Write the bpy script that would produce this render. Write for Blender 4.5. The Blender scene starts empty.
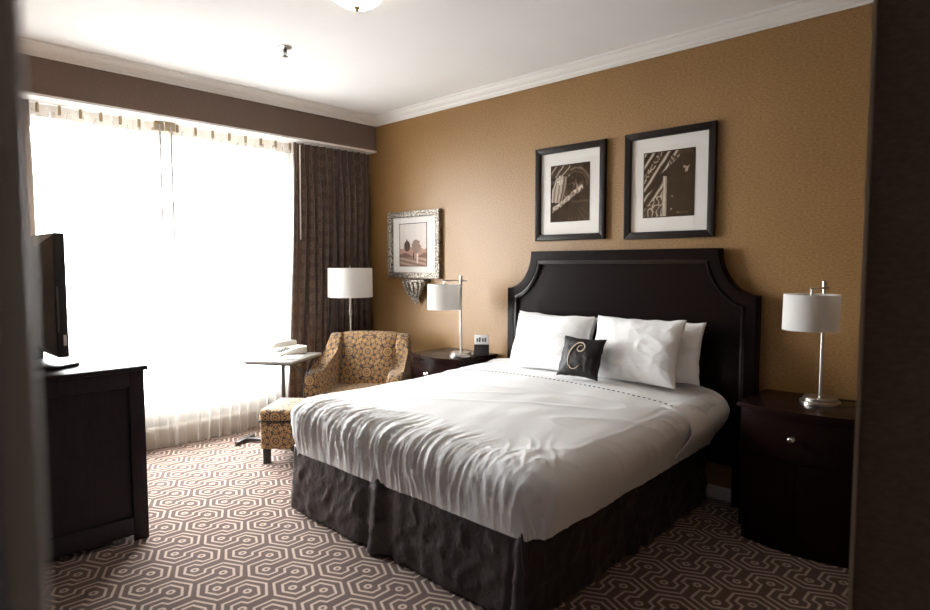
import bpy, bmesh, math, random
from mathutils import Vector, Matrix, noise
PI = math.pi
scene = bpy.context.scene
C = scene.collection

# ------------------------------------------------------------ camera
CAM = Vector((4.927, -3.894, 1.5))
F_PX = 608.0
YAW, TILT = math.radians(43.5), math.atan(40.0 / 608.0)
fwd = Vector((-math.sin(YAW) * math.cos(TILT), math.cos(YAW) * math.cos(TILT), -math.sin(TILT)))
rgt = Vector((math.cos(YAW), math.sin(YAW), 0))
up = rgt.cross(fwd)
cd = bpy.data.cameras.new('camera')
cam = bpy.data.objects.new('camera', cd)
C.objects.link(cam)
m = Matrix.Identity(4)
for i in range(3):
    m[i][0], m[i][1], m[i][2], m[i][3] = rgt[i], up[i], -fwd[i], CAM[i]
cam.matrix_world = m
cd.sensor_width = 36.0
cd.lens = F_PX * 36.0 / 930.0
cd.clip_start = 0.05
cd.dof.use_dof = True
cd.dof.focus_distance = 4.2
cd.dof.aperture_fstop = 2.6
scene.camera = cam

# ------------------------------------------------------------ world, window portal, exposure
w = bpy.data.worlds.new('overcast_sky')
scene.world = w
w.use_nodes = True
bg = w.node_tree.nodes['Background']
bg.inputs[0].default_value = (0.965, 0.985, 1.0, 1)
bg.inputs[1].default_value = 9.0
pl = bpy.data.lights.new('window_portal', 'AREA')
pl.shape = 'RECTANGLE'
pl.size, pl.size_y = 2.12, 2.18
pl.cycles.is_portal = True
po = bpy.data.objects.new('window_portal', pl)
C.objects.link(po)
po.location = (-0.55, -1.86, 1.47)
po.rotation_euler = (PI / 2, 0, -PI / 2)
vs = scene.view_settings
vs.view_transform = 'Standard'
vs.look = 'None'
vs.gamma = 1.0
vs.use_curve_mapping = False
vs.exposure = 2.12
scene.cycles.use_denoising = True
scene.cycles.max_bounces = 10
scene.cycles.diffuse_bounces = 6
scene.cycles.transparent_max_bounces = 16
scene.cycles.sample_clamp_indirect = 12.0

# ------------------------------------------------------------ node helpers
class N:
    """terse node-tree builder"""
    def __init__(s, name):
        s.m = bpy.data.materials.new(name)
        s.m.use_nodes = True
        s.t = s.m.node_tree
        s.b = s.t.nodes['Principled BSDF']
        s.out = s.t.nodes['Material Output']
    def new(s, kind, **kw):
        n = s.t.nodes.new(kind)
        for k, v in kw.items():
            setattr(n, k, v)
        return n
    def put(s, sock, v):
        if hasattr(v, 'is_output') or isinstance(v, bpy.types.NodeSocket):
            s.t.links.new(v, sock)
        else:
            sock.default_value = v
    def math(s, op, a, b=None, c=None, clamp=False):
        n = s.new('ShaderNodeMath', operation=op, use_clamp=clamp)
        s.put(n.inputs[0], a)
        if b is not None: s.put(n.inputs[1], b)
        if c is not None: s.put(n.inputs[2], c)
        return n.outputs[0]
    def vec(s, op, a, b=None, scale=None):
        n = s.new('ShaderNodeVectorMath', operation=op)
        s.put(n.inputs[0], a)
        if b is not None: s.put(n.inputs[1], b)
        if scale is not None: s.put(n.inputs['Scale'], scale)
        return n.outputs['Value'] if op in ('LENGTH', 'DOT_PRODUCT') else n.outputs[0]
    def coord(s, which='Object'):
        return s.new('ShaderNodeTexCoord').outputs[which]
    def uv(s):
        return s.new('ShaderNodeUVMap').outputs[0]
    def mapping(s, v, scale=(1, 1, 1), rot=(0, 0, 0)):
        n = s.new('ShaderNodeMapping')
        s.put(n.inputs[0], v)
        n.inputs['Scale'].default_value = scale
        n.inputs['Rotation'].default_value = rot
        return n.outputs[0]
    def noise(s, v, scale, detail=3, rough=0.55):
        n = s.new('ShaderNodeTexNoise')
        s.put(n.inputs['Vector'], v)
        n.inputs['Scale'].default_value = scale
        n.inputs['Detail'].default_value = detail
        n.inputs['Roughness'].default_value = rough
        return n.outputs['Fac']
    def mix(s, f, a, b):
        n = s.new('ShaderNodeMix', data_type='RGBA')
        s.put(n.inputs['Factor'], f)
        s.put(n.inputs[6], a if not isinstance(a, tuple) else (*a[:3], 1))
        s.put(n.inputs[7], b if not isinstance(b, tuple) else (*b[:3], 1))
        return n.outputs[2]
    def ramp(s, f, lo, hi):
        n = s.new('ShaderNodeMapRange')
        s.put(n.inputs[0], f)
        n.inputs[1].default_value, n.inputs[2].default_value = lo, hi
        return n.outputs[0]
    def sep(s, v):
        n = s.new('ShaderNodeSeparateXYZ'); s.put(n.inputs[0], v)
        return n.outputs
    def comb(s, x, y, z=0.0):
        n = s.new('ShaderNodeCombineXYZ')
        for i, q in enumerate((x, y, z)): s.put(n.inputs[i], q)
        return n.outputs[0]
    def bump(s, h, strength=0.3, dist=0.01):
        n = s.new('ShaderNodeBump')
        n.inputs['Strength'].default_value = strength
        n.inputs['Distance'].default_value = dist
        s.put(n.inputs['Height'], h)
        s.t.links.new(n.outputs[0], s.b.inputs['Normal'])
    def col(s, v):
        s.put(s.b.inputs['Base Color'], (*v, 1) if isinstance(v, tuple) else v)
    def set(s, rough=0.6, metal=0.0, spec=None, sheen=None, coat=None):
        s.b.inputs['Roughness'].default_value = rough
        s.b.inputs['Metallic'].default_value = metal
        if spec is not None: s.b.inputs['Specular IOR Level'].default_value = spec
        if sheen is not None: s.b.inputs['Sheen Weight'].default_value = sheen
        if coat is not None:
            s.b.inputs['Coat Weight'].default_value = coat
            s.b.inputs['Coat Roughness'].default_value = 0.15
        return s

M = {}
def plain(name, col, rough=0.6, metal=0.0, spec=None, sheen=None, coat=None, var=0.0, vscale=20, bump=0.0):
    n = N(name).set(rough, metal, spec, sheen, coat)
    if var or bump:
        f = n.noise(n.coord(), vscale, 4)
        n.col(n.mix(f, tuple(c * (1 - var) for c in col), tuple(min(1, c * (1 + var)) for c in col)))
        if bump: n.bump(f, bump, 0.004)
    else:
        n.col(col)
    M[name] = n.m
    return n.m

def wallpaper(name, c0, c1, rough=0.55, spec=0.35):
    n = N(name).set(rough, 0.0, spec)
    co = n.coord()
    fine = n.noise(n.mapping(co, (1, 1, 2.4)), 58, 3, 0.6)
    blot = n.noise(co, 2.2, 3)
    f = n.math('ADD', n.math('MULTIPLY', n.ramp(fine, 0.32, 0.68), 0.8), n.math('MULTIPLY', blot, 0.25))
    n.col(n.mix(f, c0, c1))
    n.bump(fine, 0.35, 0.004)
    M[name] = n.m

def seg_dist(n, p, a, b):
    ab = (b[0] - a[0], b[1] - a[1], 0)
    l2 = ab[0] ** 2 + ab[1] ** 2
    pa = n.vec('SUBTRACT', p, (a[0], a[1], 0))
    h = n.math('DIVIDE', n.vec('DOT_PRODUCT', pa, ab), l2, clamp=True)
    sc = n.new('ShaderNodeVectorMath', operation='SCALE')
    sc.inputs[0].default_value = ab
    n.put(sc.inputs['Scale'], h)
    return n.vec('LENGTH', n.vec('SUBTRACT', pa, sc.outputs[0]))

def carpet():
    n = N('carpet').set(0.95, 0, 0.1, 0.15)
    P = 0.247
    co = n.sep(n.coord())
    u = n.math('PINGPONG', n.math('DIVIDE', n.math('SUBTRACT', co[0], 2.21), P), 0.5)
    v = n.math('WRAP', n.math('DIVIDE', n.math('SUBTRACT', co[1], -2.458), P), 0.6, -0.4)
    p = n.comb(u, v)
    m1 = [(0, -.36), (.40, -.17), (.385, .195), (.24, .265), (.24, .45), (.5, .565)]
    m2 = [(0, -.2), (.235, -.08), (.235, .1), (.115, .165), (.115, .53), (.5, .73)]
    segs = [(m1[i], m1[i + 1]) for i in range(5)] + [(m2[i], m2[i + 1]) for i in range(5)]
    segs += [((.115, -.47), (.5, -.27)), ((0, .64), (.4, .83))]
    d = None
    for a, b in segs:
        s = seg_dist(n, p, a, b)
        d = s if d is None else n.math('MINIMUM', d, s)
    for c in ((0, 0), (.5, .35)):
        r = n.vec('LENGTH', n.vec('SUBTRACT', p, (c[0], c[1], 0)))
        d = n.math('MINIMUM', d, n.math('ABSOLUTE', n.math('SUBTRACT', r, 0.058)))
    tuft = n.noise(n.coord(), 260, 2, 0.7)
    dd = n.math('ADD', d, n.math('MULTIPLY', n.math('SUBTRACT', tuft, 0.5), 0.012))
    line = n.math('SUBTRACT', 1.0, n.ramp(dd, 0.017, 0.032))
    wear = n.noise(n.coord(), 1.3, 3)
    base = n.mix(tuft, (0.074, 0.044, 0.036), (0.145, 0.092, 0.076))
    n.col(n.mix(line, base, n.mix(wear, (0.44, 0.325, 0.26), (0.56, 0.435, 0.355))))
    n.bump(n.math('ADD', tuft, n.math('MULTIPLY', line, 0.3)), 0.5, 0.006)
    M['carpet'] = n.m

def medallion():
    n = N('medallion_fabric').set(0.8, 0, 0.25, 0.2)
    uv = n.sep(n.uv())
    P = 0.36
    def family(off, off2, small=False):
        u = n.math('WRAP', n.math('ADD', n.math('DIVIDE', uv[0], P), off), 0.5, -0.5)
        v = n.math('WRAP', n.math('ADD', n.math('DIVIDE', uv[1], P), off2), 0.5, -0.5)
        r = n.vec('LENGTH', n.comb(u, v))
        th = n.math('ARCTAN2', v, u)
        c8 = n.math('COSINE', n.math('MULTIPLY', th, 8.0))
        c4 = n.math('ABSOLUTE', n.math('COSINE', n.math('MULTIPLY', th, 4.0)))
        c16 = n.math('COSINE', n.math('MULTIPLY', th, 16.0))
        ds = []
        for r0, k, src in ((.03, .012, c4), (.075, .03, c4), (.105, -.03, c4)) if small else ((.035, .010, c8), (.075, .045, c4), (.130, -.045, c4), (.165, .040, c8), (.205, -.045, c8), (.250, .045, c16), (.270, -.04, c8), (.315, .045, c8), (.345, -.03, c16)):
            t = n.math('SUBTRACT', r, n.math('ADD', r0, n.math('MULTIPLY', src, k)))
            ds.append(n.math('ABSOLUTE', t))
        d = ds[0]
        for q in ds[1:]: d = n.math('MINIMUM', d, q)
        return d
    d = n.math('MINIMUM', n.math('MINIMUM', family(0.0, 0.0), family(0.5, 0.5)), n.math('MINIMUM', family(0.5, 0.0, True), family(0.0, 0.5, True)))
    wob = n.noise(n.uv(), 130, 2)
    d = n.math('ADD', d, n.math('MULTIPLY', n.math('SUBTRACT', wob, .5), .012))
    line = n.math('SUBTRACT', 1.0, n.ramp(d, 0.0085, 0.015))
    gold = n.mix(n.noise(n.uv(), 30, 3), (0.33, 0.18, 0.065), (0.50, 0.31, 0.125))
    dark = n.mix(n.noise(n.uv(), 60, 3), (0.050, 0.032, 0.028), (0.105, 0.075, 0.065))
    n.col(n.mix(line, dark, gold))
    n.bump(wob, 0.2, 0.002)
    M['medallion_fabric'] = n.m

def drape_fabric():
    n = N('drape_fabric').set(0.5, 0, 0.4, 0.25)
    uv = n.sep(n.uv())
    U = n.math('DIVIDE', uv[0], 0.105)
    row = n.math('FLOOR', U)
    u = n.math('WRAP', U, 0.5, -0.5)
    v = n.math('WRAP', n.math('ADD', n.math('DIVIDE', uv[1], 0.12), n.math('MULTIPLY', n.math('MODULO', row, 2.0), 0.5)), 0.5, -0.5)
    r = n.vec('LENGTH', n.comb(u, v))
    ring = n.math('ABSOLUTE', n.math('SUBTRACT', r, 0.27))
    dot = n.math('SUBTRACT', r, 0.10)
    d = n.math('MINIMUM', ring, dot)
    line = n.math('SUBTRACT', 1.0, n.ramp(d, 0.03, 0.09))
    nz = n.noise(n.uv(), 70, 3)
    base = n.mix(nz, (0.060, 0.034, 0.027), (0.100, 0.062, 0.048))
    n.col(n.mix(n.math('MULTIPLY', line, 0.5), base, (0.20, 0.135, 0.085)))
    # a little daylight comes through the weave
    tr = n.new('ShaderNodeBsdfTranslucent')
    tr.inputs[0].default_value = (0.40, 0.24, 0.12, 1)
    ms = n.new('ShaderNodeMixShader')
    ms.inputs[0].default_value = 0.08
    n.t.links.new(n.b.outputs[0], ms.inputs[1]); n.t.links.new(tr.outputs[0], ms.inputs[2])
    n.t.links.new(ms.outputs[0], n.out.inputs[0])
    M['drape_fabric'] = n.m

def sheer(name, col, transp, transl):
    n = N(name)
    t = n.t
    a = n.new('ShaderNodeBsdfTransparent')
    b = n.new('ShaderNodeBsdfTranslucent'); b.inputs[0].default_value = (*col, 1)
    d = n.new('ShaderNodeBsdfDiffuse'); d.inputs[0].default_value = (*col, 1)
    m1 = n.new('ShaderNodeMixShader'); m1.inputs[0].default_value = transl
    t.links.new(d.outputs[0], m1.inputs[1]); t.links.new(b.outputs[0], m1.inputs[2])
    m2 = n.new('ShaderNodeMixShader'); m2.inputs[0].default_value = transp
    t.links.new(m1.outputs[0], m2.inputs[1]); t.links.new(a.outputs[0], m2.inputs[2])
    t.links.new(m2.outputs[0], n.out.inputs[0])
    M[name] = n.m

def glass_pane(name, refl=0.05):
    n = N(name)
    t = n.t
    a = n.new('ShaderNodeBsdfTransparent')
    g = n.new('ShaderNodeBsdfGlossy'); g.inputs['Roughness'].default_value = 0.02
    ms = n.new('ShaderNodeMixShader')
    lw = n.new('ShaderNodeLayerWeight'); lw.inputs[0].default_value = 0.5
    fr = n.math('ADD', n.math('MULTIPLY', n.math('POWER', lw.outputs['Facing'], 5.0), 0.9), 0.035)
    t.links.new(fr, ms.inputs[0])
    t.links.new(a.outputs[0], ms.inputs[1]); t.links.new(g.outputs[0], ms.inputs[2])
    t.links.new(ms.outputs[0], n.out.inputs[0])
    M[name] = n.m

def wood(name, c0, c1, rough=0.35, coat=0.3, axis=(1, 1, 9)):
    n = N(name).set(rough, 0, 0.10, None, coat)
    g = n.noise(n.mapping(n.coord(), axis), 9, 5, 0.6)
    n.col(n.mix(g, c0, c1))
    M[name] = n.m

def linen(name, col, scale=3.0, bump=0.0):
    n = N(name).set(0.85, 0, 0.2, 0.3)
    f = n.noise(n.coord(), 350, 2)
    n.col(n.mix(f, tuple(c * .96 for c in col), col))
    n.bump(f, 0.12, 0.001)
    M[name] = n.m

wallpaper('gold_wallpaper', (0.195, 0.096, 0.026), (0.365, 0.208, 0.072), 0.45, 0.55)
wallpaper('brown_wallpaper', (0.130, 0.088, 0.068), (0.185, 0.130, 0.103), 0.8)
wallpaper('entry_wallpaper', (0.115, 0.076, 0.048), (0.185, 0.124, 0.080), 0.75)
carpet(); medallion(); drape_fabric()
sheer('sheer_fabric', (0.92, 0.91, 0.88), 0.72, 0.6)
sheer('sheer_header', (0.92, 0.89, 0.84), 0.0, 0.12)
plain('pleat_tan', (0.42, 0.33, 0.22), 0.9)
n_ = N('lamp_shade'); n_.set(0.85, 0, 0.2); n_.col((0.86, 0.85, 0.83))
tr_ = n_.new('ShaderNodeBsdfTranslucent'); tr_.inputs[0].default_value = (0.85, 0.84, 0.80, 1)
ms_ = n_.new('ShaderNodeMixShader'); ms_.inputs[0].default_value = 0.35
n_.t.links.new(n_.b.outputs[0], ms_.inputs[1]); n_.t.links.new(tr_.outputs[0], ms_.inputs[2]); n_.t.links.new(ms_.outputs[0], n_.out.inputs[0])
M['lamp_shade'] = n_.m
glass_pane('clear_glass')
wood('espresso_wood', (0.007, 0.0045, 0.0042), (0.011, 0.006, 0.0056), 0.27, 0.0, (1, 1, 12))
plain('polished_wood', (0.012, 0.007, 0.0065), 0.22, 0, 0.6)
wood('cabinet_wood', (0.022, 0.016, 0.018), (0.046, 0.034, 0.036), 0.5, 0.1, (1, 8, 1))
wood('mahogany_wood', (0.008, 0.0045, 0.004), (0.020, 0.008, 0.007), 0.2, 0.0, (8, 1, 1))
plain('white_paint', (0.82, 0.80, 0.77), 0.45)
plain('ceiling_paint', (0.88, 0.88, 0.875), 0.9, spec=0.1, var=0.02, vscale=3)
plain('cream_metal', (0.38, 0.29, 0.20), 0.5)
plain('lit_edge_paint', (0.85, 0.85, 0.87), 0.5)  # pale casing paint, with the window-lit edge put into the colour
plain('jamb_flare_tint', (0.46, 0.53, 0.74), 0.6)  # lens flare's blue veil over the near jamb put into its base colour
linen('white_linen', (0.78, 0.778, 0.775))
linen('pillow_linen', (0.91, 0.905, 0.90))
plain('mattress_ticking', (0.70, 0.68, 0.65), 0.85)
plain('black_satin', (0.014, 0.012, 0.012), 0.5, spec=0.3)
plain('gold_thread', (0.62, 0.48, 0.34), 0.45)
plain('brushed_nickel', (0.52, 0.49, 0.46), 0.30, 1.0)
plain('chrome', (0.75, 0.73, 0.70), 0.15, 1.0)
plain('dark_metal', (0.075, 0.070, 0.068), 0.4, 0.8)
plain('black_frame', (0.020, 0.015, 0.013), 0.38, 0, 0.15, var=0.2, vscale=15)
plain('mat_board', (0.80, 0.78, 0.74), 0.9)
plain('black_plastic', (0.018, 0.017, 0.019), 0.4)
plain('grey_plastic_light', (0.45, 0.44, 0.43), 0.5)
plain('grey_plastic', (0.10, 0.10, 0.105), 0.5)
plain('white_plastic', (0.80, 0.77, 0.70), 0.35)
plain('paper', (0.85, 0.84, 0.82), 0.9)
plain('ink', (0.03, 0.03, 0.035), 0.8)
plain('table_stone', (0.30, 0.28, 0.26), 0.28, var=0.2, vscale=40)
plain('added_ground', (0.19, 0.19, 0.185), 0.9, var=0.15, vscale=0.4)
plain('dark_leg', (0.018, 0.012, 0.010), 0.4)
plain('bronze', (0.20, 0.14, 0.08), 0.4, 1.0)
plain('sill_paint', (0.74, 0.70, 0.63), 0.5)
n_ = N('skirt_fabric').set(0.36, 0, 0.4, 0.05)
f_ = n_.noise(n_.mapping(n_.coord(), (1, 1, 1)), 7, 4, 0.6)
n_.col(n_.mix(f_, (0.022, 0.015, 0.0145), (0.040, 0.028, 0.027)))
n_.bump(n_.noise(n_.coord(), 14, 4, .6), 0.35, 0.03)
M['skirt_fabric'] = n_.m
n_ = N('silver_leaf').set(0.35, 0.85)
f_ = n_.noise(n_.coord(), 70, 3, .6)
n_.col(n_.mix(n_.ramp(f_, .42, .6), (0.07, 0.055, 0.045), (0.62, 0.56, 0.48)))
n_.bump(f_, 0.9, 0.012)
M['silver_leaf'] = n_.m
n_ = N('vent_grille').set(0.5, 0.2)
c_ = n_.sep(n_.coord())
uu = n_.math('WRAP', n_.math('DIVIDE', c_[1], 0.016), .5, -.5)
vv = n_.math('WRAP', n_.math('DIVIDE', c_[2], 0.016), .5, -.5)
rr = n_.vec('LENGTH', n_.comb(uu, vv))
n_.col(n_.mix(n_.ramp(rr, .27, .34), (0.03, 0.028, 0.025), (0.62, 0.58, 0.52)))
M['vent_grille'] = n_.m
n_ = N('frosted_bowl').set(0.4)
n_.col((0.85, 0.78, 0.66))
n_.b.inputs['Emission Color'].default_value = (1.0, 0.86, 0.66, 1)
n_.b.inputs['Emission Strength'].default_value = 2.2
M['frosted_bowl'] = n_.m
n_ = N('print_ink').set(0.8, 0, 0.05)
a_ = n_.new('ShaderNodeVertexColor', layer_name='ink')
n_.t.links.new(a_.outputs[0], n_.b.inputs['Base Color'])
M['print_ink'] = n_.m

# ------------------------------------------------------------ mesh helpers
def tag(o, label=None, cat=None, group=None, kind=None):
    if label: o['label'] = label
    if cat: o['category'] = cat
    if group: o['group'] = group
    if kind: o['kind'] = kind
    return o

def thing(name, label, cat, loc=(0, 0, 0), rz=0.0, group=None):
    o = bpy.data.objects.new(name, None)
    o.empty_display_size = 0.1
    C.objects.link(o)
    o.location = loc
    o.rotation_euler = (0, 0, rz)
    return tag(o, label, cat, group)

def box_uv(me):
    uvl = me.uv_layers.new(name='UVMap')
    vs_ = me.vertices
    for p in me.polygons:
        nx, ny, nz = abs(p.normal.x), abs(p.normal.y), abs(p.normal.z)
        for li in p.loop_indices:
            c = vs_[me.loops[li].vertex_index].co
            if nz >= nx and nz >= ny: q = (c.x, c.y)
            elif ny >= nx: q = (c.x, c.z)
            else: q = (c.y, c.z)
            uvl.data[li].uv = q

def link(name, me, mat, parent=None, smooth=35):
    if smooth:
        for p in me.polygons: p.use_smooth = True
        if smooth < 180: me.set_sharp_from_angle(angle=math.radians(smooth))
    if not me.uv_layers: box_uv(me)
    me.materials.append(M[mat])
    o = bpy.data.objects.new(name, me)
    C.objects.link(o)
    if parent: o.parent = parent
    return o

def raw(name, verts, faces, mat, parent=None, smooth=180, uvs=None, solid=0.0):
    me = bpy.data.meshes.new(name)
    me.from_pydata(verts, [], faces)
    me.update()
    if uvs:
        l = me.uv_layers.new(name='UVMap')
        for lp in me.loops: l.data[lp.index].uv = uvs[lp.vertex_index]
    o = link(name, me, mat, parent, smooth)
    if solid:
        md = o.modifiers.new('thickness', 'SOLIDIFY'); md.thickness = solid; md.offset = 0
    return o

class G:
    def __init__(s): s.bm = bmesh.new()
    def box(s, x0, x1, y0, y1, z0, z1, bev=0.0, seg=2):
        r = bmesh.ops.create_cube(s.bm, size=1.0)
        for v in r['verts']:
            v.co = Vector(((x0 + x1) / 2 + v.co.x * (x1 - x0), (y0 + y1) / 2 + v.co.y * (y1 - y0), (z0 + z1) / 2 + v.co.z * (z1 - z0)))
        if bev:
            ed = list({e for v in r['verts'] for e in v.link_edges})
            bmesh.ops.bevel(s.bm, geom=ed, offset=bev, segments=seg, affect='EDGES', profile=0.5)
        return s
    def tube(s, pts, r, n=12, caps=True):
        pts = [Vector(p) for p in pts]
        rs = r if isinstance(r, (list, tuple)) else [r] * len(pts)
        rings = []
        ref = None
        for i, p in enumerate(pts):
            t = (pts[min(i + 1, len(pts) - 1)] - pts[max(i - 1, 0)]).normalized()
            if ref is None:
                ref = Vector((0, 0, 1)) if abs(t.z) < 0.9 else Vector((1, 0, 0))
            a = (ref - t * ref.dot(t)).normalized()
            ref = a
            b = t.cross(a)
            rings.append([s.bm.verts.new(p + (a * math.cos(2 * PI * k / n) + b * math.sin(2 * PI * k / n)) * rs[i]) for k in range(n)])
        for i in range(len(rings) - 1):
            for k in range(n):
                s.bm.faces.new((rings[i][k], rings[i][(k + 1) % n], rings[i + 1][(k + 1) % n], rings[i + 1][k]))
        if caps:
            s.bm.faces.new(rings[0][::-1]); s.bm.faces.new(rings[-1])
        return s
    def lathe(s, prof, c=(0, 0, 0), n=32, sx=1.0, sy=1.0):
        rings = []
        for r, z in prof:
            if r < 1e-6: rings.append([s.bm.verts.new((c[0], c[1], c[2] + z))])
            else: rings.append([s.bm.verts.new((c[0] + sx * r * math.cos(2 * PI * k / n), c[1] + sy * r * math.sin(2 * PI * k / n), c[2] + z)) for k in range(n)])
        for A, B in zip(rings, rings[1:]):
            for k in range(n):
                a, b = A[k % len(A)], A[(k + 1) % len(A)]
                c2, d = B[(k + 1) % len(B)], B[k % len(B)]
                vs2 = []
                for q in (a, b, c2, d):
                    if q not in vs2: vs2.append(q)
                if len(vs2) > 2: s.bm.faces.new(vs2)
        return s
    def prism(s, poly, f, a, b, bev=0.0, seg=2):
        """extrude a 2d polygon between depths a and b; f(p, q, depth) -> xyz"""
        A = [s.bm.verts.new(f(p, q, a)) for p, q in poly]
        B = [s.bm.verts.new(f(p, q, b)) for p, q in poly]
        n = len(poly)
        fs = [s.bm.faces.new(A[::-1]), s.bm.faces.new(B)]
        for i in range(n): fs.append(s.bm.faces.new((A[i], A[(i + 1) % n], B[(i + 1) % n], B[i])))
        if bev:
            ed = list(set(list(fs[0].edges) + list(fs[1].edges)))
            bmesh.ops.bevel(s.bm, geom=ed, offset=bev, segments=seg, affect='EDGES', profile=0.5)
        return s
    def done(s, name, mat, parent=None, smooth=35):
        bmesh.ops.recalc_face_normals(s.bm, faces=s.bm.faces)
        me = bpy.data.meshes.new(name)
        s.bm.to_mesh(me)
        s.bm.free()
        return link(name, me, mat, parent, smooth)

def struct(o): return tag(o, kind='structure')
def copy_tree(o, parent=None):
    c = o.copy(); C.objects.link(c); c.parent = parent
    for ch in o.children: copy_tree(ch, c)
    return c
def sstep(a, b, x):
    t = max(0.0, min(1.0, (x - a) / (b - a)))
    return t * t * (3 - 2 * t)
def nz(x, y, z=0.0): return noise.noise(Vector((x, y, z)))

# ------------------------------------------------------------ room shell
ZC = 2.97          # ceiling
XW = -0.36         # inner face of the window wall
YT = -3.36         # face of the television wall
struct(G().box(-0.5, 7.1, -6.1, 0.12, -0.1, 0).done('floor', 'carpet', smooth=0))
struct(G().box(-0.5, 7.1, -6.1, 0.12, ZC, ZC + 0.1).done('ceiling', 'ceiling_paint', smooth=0))
struct(G().box(-0.5, 7.1, 0, 0.12, 0, ZC).done('wall_head', 'gold_wallpaper', smooth=0))
WY0, WY1, WZ0, WZ1 = -2.92, -0.80, 0.38, 2.56
g = G()
g.box(XW - 0.2, XW, -3.5, WY0, 0, ZC); g.box(XW - 0.2, XW, WY1, 0.0, 0, ZC)
g.box(XW - 0.2, XW, WY0, WY1, 0, WZ0); g.box(XW - 0.2, XW, WY0, WY1, WZ1, ZC)
struct(g.done('wall_window', 'sill_paint', smooth=0))
struct(G().box(XW - .2, 1.86, YT - 0.14, YT, 0, ZC).done('wall_television', 'gold_wallpaper', smooth=0))
struct(G().box(1.72, 1.86, -6.0, YT - 0.14, 0, ZC).done('wall_entry_side', 'entry_wallpaper', smooth=0))
struct(G().box(1.72, 7.1, -6.1, -6.0, 0, ZC).done('wall_entry_back', 'entry_wallpaper', smooth=0))
struct(G().box(7.0, 7.1, -6.0, 0, 0, ZC).done('wall_entry_far', 'entry_wallpaper', smooth=0))
# closet block on the right, its corner finished with a metal corner bead
CX, CY = 4.648, -2.35
wc = struct(G().box(CX, 7.0, CY, -0.0, 0, ZC).done('wall_closet', 'entry_wallpaper', smooth=0))
o = G().box(CX - 0.004, CX + 0.004, CY - 0.004, CY + 0.014, 0, ZC).done('corner_bead', 'cream_metal', wc, smooth=0)
# bulkhead over the window with a white painted soffit board
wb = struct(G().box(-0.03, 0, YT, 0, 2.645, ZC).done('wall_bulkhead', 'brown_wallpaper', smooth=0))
G().box(XW, 0.002, YT, 0, 2.628, 2.645).done('soffit_board', 'white_paint', wb, smooth=0)
# near door frame on the left (out of focus in the photograph)
JX, JY = 4.595, -3.8285
wd = struct(G().box(JX - 0.13, JX, -6.0, JY - 0.004, 0, ZC, 0.004).done('wall_doorway', 'jamb_flare_tint', smooth=0))
G().box(JX - 0.05, JX + 0.004, JY - 0.016, JY, 0, ZC, 0.004).done('door_casing', 'lit_edge_paint', wd)

# unseen plane below the window, added to cut the light reaching the ceiling
struct(G().box(-60, -0.7, -45, 45, -4.1, -4.0).done('ground', 'added_ground', smooth=0))

# crown moulding
PROF = [(0.0, 2.885), (0.012, 2.885), (0.014, 2.898), (0.024, 2.902), (0.030, 2.914), (0.052, 2.926), (0.070, 2.940), (0.076, 2.952), (0.088, 2.956), (0.090, ZC), (0.0, ZC)]
def crown(name, f0, f1):
    v = [f0(d, z) for d, z in PROF] + [f1(d, z) for d, z in PROF]
    k = len(PROF)
    fc = [(i, (i + 1) % k, k + (i + 1) % k, k + i) for i in range(k)] + [tuple(range(k))[::-1], tuple(range(k, 2 * k))]
    return struct(raw(name, v, fc, 'white_paint', smooth=30))
crown('trim_1', lambda d, z: (d, -d, z), lambda d, z: (CX, -d, z))
crown('trim_2', lambda d, z: (d, YT, z), lambda d, z: (d, -d, z))
struct(G().box(-0.3, CX, -0.016, 0, 0, 0.085, 0.004).done('baseboard_head', 'white_paint'))
struct(G().box(XW, 1.86, YT, YT + 0.016, 0, 0.085, 0.004).done('baseboard_television', 'white_paint'))

# window: frame, mullions and panes
wn = thing('window_1', None, None, (XW - 0.1, (WY0 + WY1) / 2, WZ0)); struct(wn)
hw, hh = (WY1 - WY0) / 2, WZ1 - WZ0
g = G()
g.box(-.03, .03, -hw, -hw + .05, 0, hh); g.box(-.03, .03, hw - .05, hw, 0, hh)
g.box(-.03, .03, -hw + .05, hw - .05, 0, .05); g.box(-.03, .03, -hw + .05, hw - .05, hh - .05, hh)
g.done('window_frame', 'white_paint', wn, 0)
G().box(-.025, .025, -.025, .025, .05, hh - .05).done('mullion', 'white_paint', wn, 0)
for a, b in ((-hw + .05, -.025), (.025, hw - .05)):
    G().box(-.003, .003, a, b, .05, hh - .05).done('pane', 'clear_glass', wn, 0)
G().box(-.08, .16, -hw - .05, hw + .05, -.03, 0.0, .006).done('window_sill', 'white_paint', wn)
# convector under the sill
cv = thing('convector', 'low cream convector heater with perforated grille under the bright window', 'heater', (XW, -1.74, 0))
G().box(0.001, .075, -1.26, 1.26, 0.0, .335, .006).done('casing', 'cream_metal', cv)
G().box(.076, .084, -1.20, 1.20, .19, .315, .003).done('grille', 'vent_grille', cv)
G().box(.076, .105, -1.26, 1.26, .150, .180, .005).done('ledge', 'sill_paint', cv)
for k in range(5):
    G().box(.076, .080, -1.2 + k * .6 - .006, -1.2 + k * .6 + .006, 0.01, .148).done('seam_cover', 'sill_paint', cv, 0)

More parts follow.
